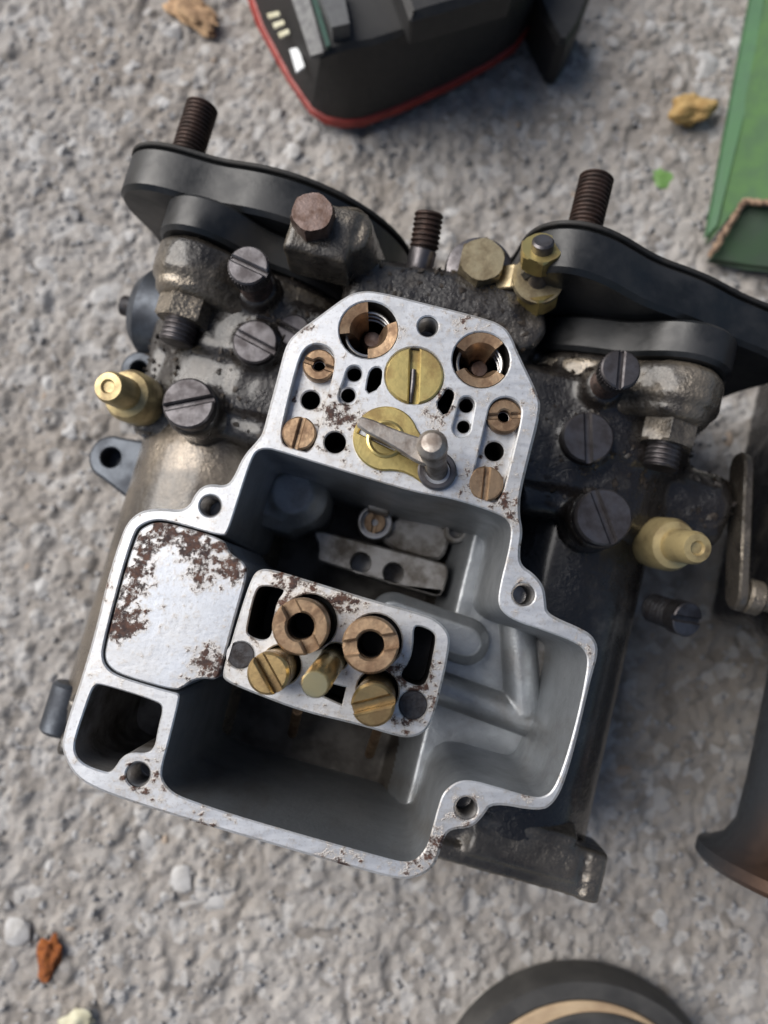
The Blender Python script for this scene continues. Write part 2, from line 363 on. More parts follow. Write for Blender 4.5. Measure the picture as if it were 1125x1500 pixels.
def facets(cell, seed, share, amp):
    rg = np.random.default_rng(seed); gw, gh = int(NX/cell)+3, int(NY/cell)+3
    jx, jy, hv, tx, ty = (rg.random((gw, gh)) for _ in range(5)); on = rg.random((gw, gh)) < share
    XI, YI = np.meshgrid(np.arange(NX)/cell, np.arange(NY)/cell, indexing='ij'); ix, iy = XI.astype(int), YI.astype(int)
    best = np.full((NX, NY), 9.0); sec = best.copy(); val = np.zeros((NX, NY))
    for dx in (-1, 0, 1):
        for dy in (-1, 0, 1):
            a, b = np.clip(ix+dx, 0, gw-1), np.clip(iy+dy, 0, gh-1)
            ex, ey = XI-(a+jx[a, b]), YI-(b+jy[a, b]); d = np.abs(ex)*.6+np.abs(ey)*.6+.5*np.sqrt(ex*ex+ey*ey)
            v = np.where(on[a, b], (.35+hv[a, b])+(tx[a, b]-.5)*ex*1.6+(ty[a, b]-.5)*ey*1.6, 0)
            m1 = d < best; sec = np.where(m1, best, np.minimum(sec, d)); val = np.where(m1, v, val); best = np.minimum(best, d)
    return amp*val*np.clip((sec-best)*5, 0, 1)
H *= .75
H += facets(9, 21, .35, .8)+facets(5, 22, .4, .6)+facets(2.6, 23, .5, .45)
rng = np.random.default_rng(11)
gxx = X0+STEP*np.arange(NX); gyy = Y0+STEP*np.arange(NY)
for _ in range(1500):                        # grains of aggregate and pits
    cx, cy, r = rng.uniform(X0, X0+NX*STEP), rng.uniform(Y0, Y0+NY*STEP), rng.uniform(1.2, 3.6); s = rng.choice([1, 1, -1.0])
    i0, i1 = np.searchsorted(gxx, [cx-r, cx+r]); j0, j1 = np.searchsorted(gyy, [cy-r, cy+r])
    if i1 <= i0 or j1 <= j0: continue
    d2 = ((gxx[i0:i1, None]-cx)**2+(gyy[None, j0:j1]-cy)**2)/r**2
    H[i0:i1, j0:j1] += s*.24*r*np.clip(1-d2, 0, 1)
H = np.clip(H-.3, -2.6, 1.4)-1.1
def ground_h(x, y):
    i = min(max(int((x-X0)/STEP), 0), NX-1); j = min(max(int((y-Y0)/STEP), 0), NY-1); return GZ+float(H[i, j])
ext = [-1500, -700, -350, -220]
xs = ext+list(gxx)+[X0+NX*STEP+k for k in (30, 150, 500, 1300)]; ys = ext+list(gyy)+[Y0+NY*STEP+k for k in (30, 150, 500, 1300)]
hh = np.pad(H, 4, mode='edge')
vv = np.stack([np.repeat(np.array(xs)[:, None], len(ys), 1), np.repeat(np.array(ys)[None, :], len(xs), 0), hh], -1).reshape(-1, 3)/1000
ny = len(ys); I, J = np.meshgrid(np.arange(len(xs)-1), np.arange(ny-1), indexing='ij'); k = (I*ny+J).ravel()
me = bpy.data.meshes.new('ground'); me.from_pydata(vv.tolist(), [], np.stack([k, k+ny, k+ny+1, k+1], -1).tolist()); me.materials.append(MAT['concrete']); me.shade_smooth()
ground = bpy.data.objects.new('ground', me); COL.objects.link(ground); ground['kind'] = 'structure'
WL[ground.name] = Vector((0, 0, 0))
def rock(seed, sub=2, rough=.3, flat=.6):
    bm = B(); bmesh.ops.create_icosphere(bm, subdivisions=sub, radius=1)
    for v in bm.verts:
        n = noise.noise(v.co*1.3+Vector((seed*7.1, 0, 0))); v.co *= 1+rough*2*n+rough*.6*noise.noise(v.co*3.1+Vector((0, seed, 0))); v.co.z *= flat
    return bm
def chip(seed):
    rg = random.Random(seed); bm = B(); bmesh.ops.create_icosphere(bm, subdivisions=2, radius=1)
    for _ in range(9):
        n = Vector((rg.gauss(0, 1), rg.gauss(0, 1), rg.gauss(0, .7))).normalized(); d = rg.uniform(.45, .8)
        for v in bm.verts:
            k = v.co.dot(n)
            if k > d: v.co -= n*(k-d)
    for v in bm.verts: v.co.z *= .6; v.co *= 1.2
    return bm
stone_me = []
for s in range(9):
    m_ = bpy.data.meshes.new('pebble'); b_ = chip(s+40); b_.to_mesh(m_); b_.free(); m_.materials.append(MAT['stone_a' if s < 4 else 'stone_b' if s < 7 else 'stone_c']); m_.shade_smooth(); m_.set_sharp_from_angle(angle=math.radians(25)); stone_me.append(m_)
def pebble(x, y, r, k, sx=1.0):
    o = bpy.data.objects.new('pebble', stone_me[k]); COL.objects.link(o); o.parent = ground
    o.location = (x/1000, y/1000, (ground_h(x, y)-GZ-.3*r)/1000); o.scale = (r*sx/1000, r/1000, r*.8/1000); o.rotation_euler = (random.uniform(-.3, .3), random.uniform(-.3, .3), random.uniform(0, 6.3))
for px, py, rp in [(62, 376, 16), (150, 428, 20), (62, 860, 18), (35, 1035, 18), (795, 210, 17), (955, 42, 13), (428, 225, 16), (412, 240, 14), (55, 195, 14), (60, 205, 16), (105, 198, 14), (90, 220, 10), (660, 300, 15), (655, 345, 13),
                   (215, 1228, 14), (935, 1035, 15), (900, 810, 16), (950, 1160, 10), (255, 45, 16), (240, 150, 10), (265, 1290, 20), (320, 1330, 22), (20, 1370, 20), (105, 640, 9), (30, 690, 10), (70, 560, 12), (130, 330, 12), (95, 285, 14), (1030, 90, 22), (1085, 60, 14), (590, 1340, 10), (1010, 1215, 9), (160, 90, 12), (480, 230, 10), (710, 255, 12)]:
    p = U(px, py, GZ); pebble(p.x, p.y, rp*S(px, py, GZ), random.choice([0, 1, 2, 3, 4]), random.uniform(.9, 1.5))
for _ in range(240):
    pebble(random.uniform(-140, 140), random.uniform(-150, 190), random.choice([1, 1.2, 1.5, 1.9, 2.4]), random.randrange(9), random.uniform(.9, 1.5))
# fine grit, uncountable
gb = []; gf = []
rk = rock(3, 1, .45, .6); rv = [v.co.copy() for v in rk.verts]; rf = [[v.index for v in f.verts] for f in rk.faces]; rk.free()
for _ in range(6000):
    x, y, r = random.uniform(-150, 150), random.uniform(-160, 200), random.uniform(.35, .95); a = random.uniform(0, 6.3); b0 = len(gb)
    z = ground_h(x, y)-GZ
    for c in rv: gb.append(((x+r*(c.x*math.cos(a)-c.y*math.sin(a))*1.2)/1000, (y+r*(c.x*math.sin(a)+c.y*math.cos(a)))/1000, (z+r*c.z)/1000))
    gf += [[b0+i for i in f] for f in rf]
me = bpy.data.meshes.new('grit'); me.from_pydata(gb, [], gf); me.materials.append(MAT['stone_b']); me.shade_smooth()
o = bpy.data.objects.new('grit', me); COL.objects.link(o); o.parent = ground; o['kind'] = 'stuff'

# ================================================================= CARBURETTOR
XM = -6.0                                    # its plane of symmetry
BX = (XM-42, XM+45); BZ = -56.0              # the two barrels
carb = thing('carburetor', C(XM, 20, GZ), 'dirty twin-barrel carburetor with open silver float bowl and brass jets on the concrete', 'carburetor')
OUT = [(520, 426), (549, 424), (628, 444), (713, 465), (738, 476), (750, 491), (761, 519), (789, 576), (794, 600), (773, 682), (763, 725), (762, 754), (767, 778), (762, 807), (764, 828), (783, 840), (798, 859),
       (801, 882), (802, 896), (818, 906), (849, 919), (870, 931), (879, 953), (866, 997), (849, 1072), (829, 1146), (812, 1179), (791, 1190), (721, 1177), (709, 1196), (692, 1214), (659, 1216), (649, 1233), (640, 1266), (622, 1283),
       (593, 1291), (555, 1283), (469, 1259), (320, 1216), (224, 1187), (144, 1160), (109, 1139), (91, 1107), (89, 1085), (102, 1040), (118, 992), (137, 928), (156, 848), (178, 778), (191, 758), (210, 746), (239, 744), (265, 747), (278, 738), (284, 724),
       (295, 712), (309, 708), (330, 711), (341, 700), (355, 668), (376, 645), (384, 634), (391, 607), (408, 543), (419, 501), (437, 483), (464, 464), (500, 437)]
CAV = [(393, 657), (408, 661), (467, 679), (549, 704), (612, 722), (666, 731), (729, 752), (745, 762), (750, 777), (745, 808), (733, 855), (729, 884), (738, 899), (758, 911), (795, 923), (841, 940), (857, 952), (862, 969), (855, 1010), (845, 1055),
       (829, 1113), (812, 1157), (795, 1169), (775, 1167), (725, 1152), (692, 1143), (671, 1144), (653, 1157), (645, 1171), (634, 1212), (626, 1241), (610, 1260), (592, 1264), (560, 1256), (371, 1203), (285, 1175), (255, 1163), (240, 1148), (235, 1131), (247, 1088), (263, 1024), (262, 1016), (252, 1014),
       (210, 1002), (169, 989), (154, 976), (149, 960), (153, 938), (166, 886), (182, 826), (196, 783), (204, 770), (226, 761), (252, 764), (325, 786), (334, 780), (350, 729), (369, 671), (378, 659)]
POCK = [(137, 1003), (150, 1003), (228, 1027), (239, 1036), (231, 1066), (226, 1096), (214, 1104), (192, 1102), (178, 1109), (169, 1123), (161, 1132), (150, 1130), (127, 1122), (113, 1111), (108, 1096), (112, 1076), (124, 1040)]
CH_L = [(437, 530), (445, 512), (459, 503), (476, 505), (489, 516), (491, 537), (474, 600), (458, 664), (434, 658), (409, 650), (420, 595)]
CH_R = [(713, 612), (718, 592), (731, 582), (748, 581), (763, 592), (765, 610), (750, 670), (733, 739), (710, 732), (687, 722), (700, 668)]
def caps(a, ra, b, rb):
    p, q = U(*a), U(*b); return capsule((p.x, p.y), ra*S(*a), (q.x, q.y), rb*S(*b))
holes = [(PX(CAV), -52, [], False), (PX(POCK), -34),
         (circ(308, 741, 16), -9), (circ(767, 871, 17), -9), (circ(202, 1135, 18), -9), (circ(683, 1184, 17), -9), (circ(627, 478, 15.5), -9),
         (circ(540, 483, 43.5), -16), (circ(705, 527, 42.5), -16), (circ(607, 550, 43), -3), (circ(491, 648, 16), -14),
         (PX(CH_L), -2.4, [(circ(455, 586, 14, -2.4), -14)]), (PX(CH_R), -2.4, [(circ(724, 661, 14.5, -2.4), -14)]),
         (caps((519, 547), 12, (509, 581), 13.5), -1.8, [(circ(519, 548, 10.5, -1.8), -12), (circ(510, 579, 10.5, -1.8), -12)]),
         (caps((684, 592), 12, (676, 627), 13.5), -1.8, [(circ(683, 594, 10.5, -1.8), -12), (circ(679, 625, 9.5, -1.8), -12)]),
         (PX([(535, 578), (540, 547), (547, 538), (557, 538), (561, 545), (557, 568)], 0, 1), -12), (PX([(654, 568), (665, 572), (666, 582), (653, 612), (638, 592), (648, 580)], 0, 1), -12)]
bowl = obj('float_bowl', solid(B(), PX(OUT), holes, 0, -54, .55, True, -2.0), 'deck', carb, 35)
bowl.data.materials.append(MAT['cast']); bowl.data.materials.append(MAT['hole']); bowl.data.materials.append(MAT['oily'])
# walls below the machined face are raw casting (inside) and oily (outside)
outer = PX(OUT); cav_c = PX(CAV)
def inside(p, poly):
    r = False
    for i in range(len(poly)):
        a, b = poly[i-1], poly[i]
        if (a[1] > p[1]) != (b[1] > p[1]) and p[0] < (b[0]-a[0])*(p[1]-a[1])/(b[1]-a[1])+a[0]: r = not r
    return r
bowl.data.materials.append(MAT['cast_dirty']); pock_big = offset(PX(POCK), 1.0); cav_big = offset(cav_c, 1.2); cl = WL[bowl.name]; out_in = offset(outer, -1.6)
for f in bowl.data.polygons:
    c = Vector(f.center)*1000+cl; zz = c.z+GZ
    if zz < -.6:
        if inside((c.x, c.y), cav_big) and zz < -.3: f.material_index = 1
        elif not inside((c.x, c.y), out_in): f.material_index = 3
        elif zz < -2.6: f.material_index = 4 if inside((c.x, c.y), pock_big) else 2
# bowl floor: deep wells, the barrel roof as a raised shelf with ribs
xs_ = toC(U(640, 1105, -34))[0]
sx0 = min(toC(U(640, 1110, -34))[0], toC(U(668, 840, -34))[0])
def seg(p, a, b):
    ab = b-a; t = max(0, min(1, (p-a).dot(ab)/ab.dot(ab))); return (p-a-ab*t).length
def sm(a, b, x): t = max(0, min(1, (x-a)/(b-a))); return t*t*(3-2*t)
def floor_h(x, y):
    p = Vector((x, y)); xc, yc = p.dot(UX.xy), p.dot(UY.xy)
    h = -50+15.5*sm(sx0-5, sx0+2.5, xc)
    return h+.12*noise.noise(Vector((x*.3, y*.3, 0)))
bm = B(); bb = [min(p[0] for p in cav_c), max(p[0] for p in cav_c), min(p[1] for p in cav_c), max(p[1] for p in cav_c)]
st_ = .36; nx_ = int((bb[1]-bb[0])/st_)+1; ny_ = int((bb[3]-bb[2])/st_)+1; grid = {}
keep = offset(cav_c, .9)
for i in range(nx_+1):
    for j in range(ny_+1):
        x, y = bb[0]+i*st_, bb[2]+j*st_
        if inside((x, y), keep): grid[i, j] = bm.verts.new((x, y, floor_h(x, y)))
for (i, j), v in list(grid.items()):
    if (i+1, j) in grid and (i, j+1) in grid and (i+1, j+1) in grid: bm.faces.new((v, grid[i+1, j], grid[i+1, j+1], grid[i, j+1]))
fl = obj('bowl_floor', bm, 'cast', carb, 60); fl.data.materials.append(MAT['well_shade'])
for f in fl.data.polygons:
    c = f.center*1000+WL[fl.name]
    if c.z+GZ < -45+2.5*noise.noise(c*.25): f.material_index = 1  # deep faces coloured darker, shade of the wells put into the material
bm = B()
for a, b, rr in ((U(756, 905, -33.5), U(768, 1052, -33.5), 4.0), (U(625, 1000, -33.5), U(800, 1064, -33.5), 3.7)):
    cyl(bm, a, b, rr, 40, .8)
obj('casting_rib', remesh(bm, .4, 3), 'cast', carb, 0).data.shade_smooth()
ta, tb = U(575, 902, -30), U(684, 940, -30)
bm = B(); solid(bm, capsule((ta.x, ta.y), 5.2, (tb.x, tb.y), 5.2, 14), [], -29.5, -40, 2.2)
obj('casting_tab', remesh(bm, .4, 4), 'cast', carb, 0).data.shade_smooth()
bm = B(); solid(bm, PX([(781, 930), (806, 938), (800, 990), (792, 1026), (776, 1020), (783, 975)], -33.4, 1), [], -33.4, -38, .3)
obj('casting_pad', bm, 'cast_dirty', carb, 40)
# fillet strip where the pocket wall meets the shelf is left to the height field; casting details in the upper well
strip = [(458, 780), (470, 778), (480, 780), (640, 822), (656, 828), (656, 845), (648, 872), (636, 874), (480, 826), (462, 820), (468, 800)]
obj('jet_strip', solid(B(), PX(strip, -36, 1), [(circ(528, 824, 15, -36), -44), (circ(576, 839, 15, -36), -44)], -36, -50, .4), 'cast_dirty', carb)
obj('well_plate', solid(B(), PX([(560, 770), (600, 750), (660, 772), (655, 808), (640, 824), (560, 800)], -41, 1), [], -41, -51, .6), 'cast_dirty', carb)
bm = B(); c0 = U(668, 778, -38); lathe(bm, c0-UZ*12, UZ, [(0, 0), (2.7, 0), (2.7, 11.6), (2.3, 12), (1.7, 12), (1.6, 9), (0, 9)], 24); obj('small_tube', bm, 'cast_dirty', carb)
j = obj('well_jet', lathe(B(), U(549, 765, -39)-UZ*9, UZ, [(0, 0), (4.2, 0), (4.2, 8.5), (3.8, 9), (3.3, 9), (3.2, 7.5), (0, 7.5)], 32), 'steel_bright', carb)
bm = B(); slotted(bm, U(549, 765, -39.4), UZ, 2.5, 2, .9, .8, 1.4, .8, .15); obj('jet', bm, 'brass_dull', j)
bm = B(); box(bm, U(557, 741, -38), UX, UY, UZ, 5, 4, 10, .5); obj('well_lug', bm, 'cast_dirty', carb)
bm = B(); cyl(bm, U(428, 722, -24), U(428, 722, -24)-UZ*28, 7.5, 32, 3); box(bm, U(395, 722, -26)-UZ*12, UX, UY, UZ, 14, 15, 26, 4); obj('well_boss', remesh(bm, .6, 2), 'cast', carb)
# rods that show in the deep lower well
for a, b in (((436, 1040, -30), (428, 1075, -45)), ((556, 1062, -26), (541, 1105, -44))):
    bm = B(); cyl(bm, U(*a), U(*b), 1.1, 14, .2); obj('well_rod', bm, 'brass_dull', carb)
# closing plate
PLATE = [(200, 783), (207, 773), (227, 764), (252, 767), (328, 789), (333, 805), (343, 815), (361, 827), (360, 848), (349, 886), (334, 941), (322, 988), (315, 996), (297, 994), (281, 997), (268, 1007), (257, 1012), (211, 1000), (171, 987), (156, 974), (152, 960), (156, 938), (169, 886), (185, 826)]
obj('closing_plate', solid(B(), PX(PLATE), [], -.15, -50, .3), 'plate', carb, 35, label='flat aluminium closing plate with dark rust patches')
# jet block
ISL = [(328, 998), (371, 1016), (442, 1043), (528, 1063), (584, 1080), (602, 1081), (620, 1075), (634, 1057), (652, 986), (660, 941), (657, 926), (645, 912), (627, 901), (549, 880), (449, 849), (396, 833), (379, 834), (369, 844), (354, 887), (338, 941), (325, 985)]
SL_L = [(374, 866), (384, 857), (412, 862), (417, 866), (406, 880), (400, 905), (398, 932), (385, 939), (362, 930), (362, 918)]
SL_R = [(606, 918), (616, 917), (634, 925), (639, 935), (633, 965), (626, 1000), (612, 1006), (590, 996), (587, 986), (600, 970), (606, 945)]
TUB = [(445, 918, 43), (543, 945, 43)]
isl_h = [(PX(SL_L), -18), (PX(SL_R), -10), (circ(453, 911, 41), -6), (circ(549, 939, 40), -6), (circ(412, 974, 29), -5), (circ(553, 1012, 31), -5), (circ(491, 962, 20), -5),
         (PX([(474, 1020), (482, 1001), (507, 1007), (501, 1032)], 0, 0), -9), (circ(353, 960, 19.5), -.8), (circ(605, 1033, 21), -.8)]
bm = solid(B(), PX(ISL), isl_h, 0, -50, .4)
blk = obj('jet_block', bm, 'block', carb, 35); blk.data.materials.append(MAT['cast']); blk.data.materials.append(MAT['hole'])
isl_in = offset(PX(ISL), -1.0)
for f in blk.data.polygons:
    c = Vector(f.center)*1000+WL[blk.name]; zz = c.z+GZ
    if zz < -.5: f.material_index = 2 if (inside((c.x, c.y), isl_in) and zz < -1.2) else (1 if not inside((c.x, c.y), isl_in) else 0)
for px, py, r in ((353, 960, 19), (605, 1033, 20.5)):
    p = U(px, py); obj('dark_plug', cyl(B(), p-UZ*.8, p-UZ*.12, r*S(px, py), 32, .1), 'dark', carb)
def lean(top, base): return (Vector(top)-Vector(base))
for (px, py, bx, by, rot) in ((440, 918, 453, 911, 2.05), (542, 945, 549, 939, .15)):   # emulsion tube holders, standing proud
    top = U(px, py, 8.5); base = U(bx, by, -5); ax = top-base; r = 42*S(px, py, 8.5)
    bm = B(); slotted(bm, top, ax, r, 3.2, 2.3, 1.5, rot, r*.49, .35)
    lathe(bm, base, ax, [(r*.46, 0), (r*.9, 0), (r*.9, ax.length-5), (r*.98, ax.length-4.4), (r*.98, ax.length-3.1), (r*.46, ax.length-3.1), (r*.46, 0)], 40)
    e = obj('emulsion_tube', bm, 'brass_dull', carb, 35)
    obj('bore', lathe(B(), base, ax, [(0, 2), (r*.455, 2), (r*.455, ax.length-2.2)], 30), 'hole', e)
for (px, py, bx, by, r, rot) in ((392, 987, 413, 974, 31.5, -1.05), (546, 1033, 553, 1012, 32.5, .25)):
    top = U(px, py, 8); base = U(bx, by, -4); ax = top-base; r *= S(px, py, 8)
    bm = B(); slotted(bm, top, ax, r, 4.2, 1.5, 1.7, rot, 0, .45)
    lathe(bm, base, ax, [(0, 0), (r*.95, 0), (r*.95, ax.length-4.6), (r*.86, ax.length-4.5), (r*.86, ax.length-4.1), (0, ax.length-4.1)], 36)
    obj('jet_holder', bm, 'brass', carb, 35)
top = U(461, 1003, 16); base = U(492, 960, -4); bm = B(); r = 22*S(463, 1003, 15)
lathe(bm, base, top-base, [(0, 0), (r*.95, 0), (r*.95, 3), (r, 3.3), (r, (top-base).length-3.2), (r*.96, (top-base).length-3), (r*.96, (top-base).length-.5), (r*.84, (top-base).length), (0, (top-base).length)], 32)
obj('guide_pin', bm, 'bright_brass', carb, 35)
# --- upper deck: brass and steel fittings
def sectors(px, py, rpx, spans, post, name):
    c = U(px, py, 0); k = S(px, py); R = rpx*k; bm = B()
    for a0, a1 in spans:
        n = 16; rows = []
        for i in range(n+1):
            t = a0+(a1-a0)*i/n; d = Vector((math.cos(t), math.sin(t), 0))
            rows.append([bm.verts.new(c+d*rr+UZ*zz) for rr, zz in ((R, -6), (R, -.15), (R*.66, -.35), (R*.55, -1.2), (R*.36, -5), (R*.36, -9), (R, -9))])
        for p, q in zip(rows, rows[1:]):
            for i in range(7): bm.faces.new((p[i], q[i], q[(i+1) % 7], p[(i+1) % 7]))
        bm.faces.new(rows[0]); bm.faces.new(rows[-1][::-1])
    o = obj(name, bm, 'brass_dull', carb, 30)
    pc = U(post[0], post[1], -6); obj('centre_post', lathe(B(), pc-UZ*8, UZ, [(0, 0), (2.0, 0), (2.0, 6.5), (1.5, 8), (0, 8.3)], 24), 'rust_head', o)
    bm = B()
    for zz in (-2.6, -4.4, -6.4):
        tube(bm, [c+Vector((math.cos(t), math.sin(t), 0))*R*.8+UZ*zz for t in [2*math.pi*i/40 for i in range(41)]], .35, 8)
    obj('spring', bm, 'steel_bright', o)
rd = math.radians
sectors(540, 483, 42.5, ((rd(92), rd(188)), (rd(-92), rd(18))), (545, 497), 'pump_valve')
sectors(705, 527, 41.5, ((rd(38), rd(150)), (rd(205), rd(325))), (702, 540), 'pump_valve')
k0 = S(607, 550); bm = B(); slotted(bm, U(607, 550, .35), UZ, 42.3*k0, 3.2, 1.75, 1.6, rd(88), 0, .3)
g = obj('brass_plug', bm, 'gold', carb, 35)
obj('slot_wire', tube(B(), [U(606, 542, -.6), U(605, 560, -.5), U(601, 590, -.9)], .55, 10), 'steel', g)
# keyhole cover with lever and pump rod
a, b = U(565, 643), U(638, 688)
key = capsule((a.x, a.y), 48*S(565, 643), (b.x, b.y), 27*S(638, 688), 16)
def keyhole():
    out = []; ka, kb = 48*S(565, 643), 29*S(638, 688); d = (b-a).xy.normalized(); L = (b-a).xy.length; nrm = Vector((-d.y, d.x)); th0 = rd(48)
    for i in range(25): t = th0+(2*math.pi-2*th0)*i/24; v = d*math.cos(t)+nrm*math.sin(t); out.append(tuple(a.xy+v*ka))
    q = [a.xy+d*(L*.62)-nrm*kb*.92]; out += [tuple(v) for v in q]
    for i in range(9): t = -rd(80)+rd(160)*i/8; v = d*math.cos(t)+nrm*math.sin(t); out.append(tuple(b.xy+v*kb))
    out.append(tuple(a.xy+d*(L*.62)+nrm*kb*.92)); return chaikin(out, 1)
sl = (U(529, 627), U(603, 664)); d_ = (sl[1]-sl[0]).xy.normalized(); n_ = Vector((-d_.y, d_.x)); hw = 1.15
slot_loop = [tuple(sl[0].xy+n_*hw), tuple(sl[0].xy-n_*hw), tuple(sl[1].xy-n_*hw), tuple(sl[1].xy+n_*hw)]
kc = obj('keyhole_cover', solid(B(), keyhole(), [(circ(640, 689, 24), -.5), (slot_loop, -1.4)], .75, -.6, .25), 'gold', carb, 30)
bm = B(); ca = U(565, 643, .9)
lathe(bm, ca, UZ, [(2.6, -.5), (2.7, .0), (3.1, .15), (3.5, .0), (3.7, -.5)], 36); obj('raised_ring', bm, 'gold', kc, 40)
bm = B(); lathe(bm, U(640, 690, .4), UZ, [(2.5, -.6), (3.55, -.6), (3.55, .5), (3.2, .8), (2.5, .8), (2.4, -.6)], 32); obj('bush', bm, 'steel', carb, 35)
pr = obj('pump_rod', lathe(B(), U(641, 693, -2), U(633, 652, 13)-U(641, 693, -2), [(0, 0), (2.0, 0), (2.0, 9), (2.35, 11), (2.35, 13.5), (2.6, 14), (2.6, 15.6), (1.7, 16.6), (0, 16.9)], 28), 'pump_steel', carb, 35)
p0, p1 = U(536, 624, 5.5), U(628, 668, 5.5); dd = (p1-p0); ex = dd.normalized(); ey = UZ.cross(ex)
bm = B(); prism_dir(bm, chaikin([(-1, -1.2), (dd.length*.5, -1.5), (dd.length-1, -2.3), (dd.length+1.5, -1.6), (dd.length+1.5, 1.6), (dd.length-1, 2.3), (dd.length*.5, 1.5), (-1, 1.2), (-1.8, 0)], 1), p0, ex, ey, UZ, 1.6, .3)
box(bm, p0+ex*3-UZ*3, ex, ey, UZ, 4, 1.3, 5, .3)
obj('lever', bm, 'pump_steel', pr, 35)
for (px, py, r, rot, hole, z) in ((467, 534, 24, -.35, 1.15, -.5), (739, 609, 25.5, .05, 1.15, -.5), (438, 634, 25, 1.32, 0, .1), (712, 708, 26, 1.45, 0, .1)):
    k = S(px, py, z); bm = B(); slotted(bm, U(px, py, z), UZ, r*k, 4.0, .75, .8, rot, hole, .3)
    if hole:
        lathe(bm, U(px, py, z)-UZ*3.4, UZ, [(hole, 0), (hole, 1.2), (hole-.45, 1.2), (hole-.45, 0)], 24)
        j = obj('idle_jet', bm, 'brass_dull', carb, 35); obj('bore', cyl(B(), U(px, py, z)-UZ*3.3, U(px, py, z)-UZ*1.9, hole*.98, 20, .05), 'hole', j)  # dark disc added in the hole, its colour stands in for the shade there
    else: obj('jet_screw', bm, 'brass_dull', carb, 35)
# threads inside the deck's screw holes
for px, py, r in ((308, 741, 16), (767, 871, 17), (202, 1135, 18), (683, 1184, 17), (627, 478, 15.5)):
    k = S(px, py)*r; n = 8; pr_ = []
    for i in range(n): pr_ += [(k+.02, -.5-i*.9), (k-.32, -.95-i*.9)]
    obj('hole_thread', lathe(B(), U(px, py, -.1), UZ, pr_+[(k-.1, -8.6), (0, -8.7)], 30), 'steel_bright', carb, 20)
# --- body casting: barrels, throttle block and bosses grown together
bm = B()
for x in BX:
    cyl(bm, C(x, -44, BZ), C(x, 70, BZ), 20.5, 48, 1)
    cyl(bm, C(x, 28, BZ), C(x, 62, BZ), 24.0, 48, 3)
    cyl(bm, C(x, 42, BZ), C(x, 70, BZ), 26, 48, 4)
box(bm, C(XM, 46, -62), UX, UY, UZ, 84, 32, 62, 3)
box(bm, C(XM, 53, -40), UX, UY, UZ, 40, 16, 46, 4)
box(bm, C(XM, -10, -72), UX, UY, UZ, 70, 60, 30, 4)
def pipe(a, b, r, r2=None): cyl(bm, a, b, r, 20, .5, r2)
# bosses under the plugs and screws (left, right)
PLUGS = [(275, 590, 38, -21), (885, 757, 42, -21), (373, 500, 33, -27), (862, 640, 38, -27), (430, 484, 25, -30)]
for px, py, r, z in PLUGS:
    p = U(px, py, z); rr = r*S(px, py, z); cyl(bm, p-UZ*(3.2 if r > 36 else 1.6), p-UZ*40, rr*1.12, 30, .8)
for px, py, r, z in ((363, 388, 30, -16), (910, 540, 29, -16)):
    p = U(px, py, z); cyl(bm, p-UZ*11, p-UZ*40, r*S(px, py, z)*1.15, 28, 1)
pipe(U(300, 612, -33), U(398, 640, -30), 3.6); pipe(U(860, 745, -33), U(756, 728, -30), 3.6)
pipe(U(258, 470, -44), U(222, 640, -44), 4.6); pipe(U(965, 660, -46), U(935, 800, -46), 5.0)
pipe(U(853, 660, -36), U(836, 745, -36), 3.6); pipe(U(370, 520, -40), U(318, 690, -42), 5)
pipe(U(215, 590, -44), U(330, 690, -44), 5.5); pipe(U(910, 790, -44), U(800, 850, -44), 5.5)
cyl(bm, C(50, 42, -50), C(74, 42, -50), 9.5, 32, 2); cyl(bm, C(-50, 42, -50), C(-66, 42, -50), 8.5, 32, 2)
for px, py in ((760, 470), (700, 420)): p = U(px, py, -26); cyl(bm, p, p-UZ*30, 6.5, 28, 1)
wa, wb = U(505, 416, -30), U(772, 462, -30); we = (wb-wa).normalized(); wn = UZ.cross(we)
box(bm, (wa+wb)/2-UZ*20, we, wn, UZ, (wb-wa).length, 13, 50, 4)
body = obj('body_casting', remesh(bm, .95, 4, .32, .22, 3), 'oily', carb, 0)
body.data.shade_smooth()
cand = [(Vector(v.co)*1000+WL[body.name]+Vector((0, 0, GZ)), v.normal.copy()) for v in body.data.vertices]
cand = [c for c in cand if c[1].z > .15 and toC(c[0])[1] > 24 and c[0].z > -62]
gv, gfc = [], []
for c, nn in random.sample(cand, min(1500, len(cand))):
    if noise.noise(c*.12) < -.05: continue
    q = random.uniform(.25, .95)**1.5; b0i = len(gv); rot = Matrix.Rotation(random.uniform(0, 6.3), 3, nn)
    gv += [c+rot @ (v*q) for v in rv]; gfc += [[b0i+i for i in f] for f in rf]
bm = B(); vs = [bm.verts.new(v) for v in gv]
for f in gfc: bm.faces.new([vs[i] for i in f])
obj('caked_grime', bm, 'grime', carb, 50, 'stuff')
# bronze-toned barrel skins where the oil has been wiped off
MAT['barrel'] = oily('worn_barrel', (.035, .029, .023), (.23, .195, .155), .40, .68, .5)
for x in BX:
    bm = B(); lathe(bm, C(x, -42, BZ), UY, [(19, 0), (21.4, .4), (21.3, 30), (21.3, 66), (21.1, 72), (18, 72.5)], 64); obj('barrel', bm, 'barrel' if x < 0 else 'oily', carb, 40)
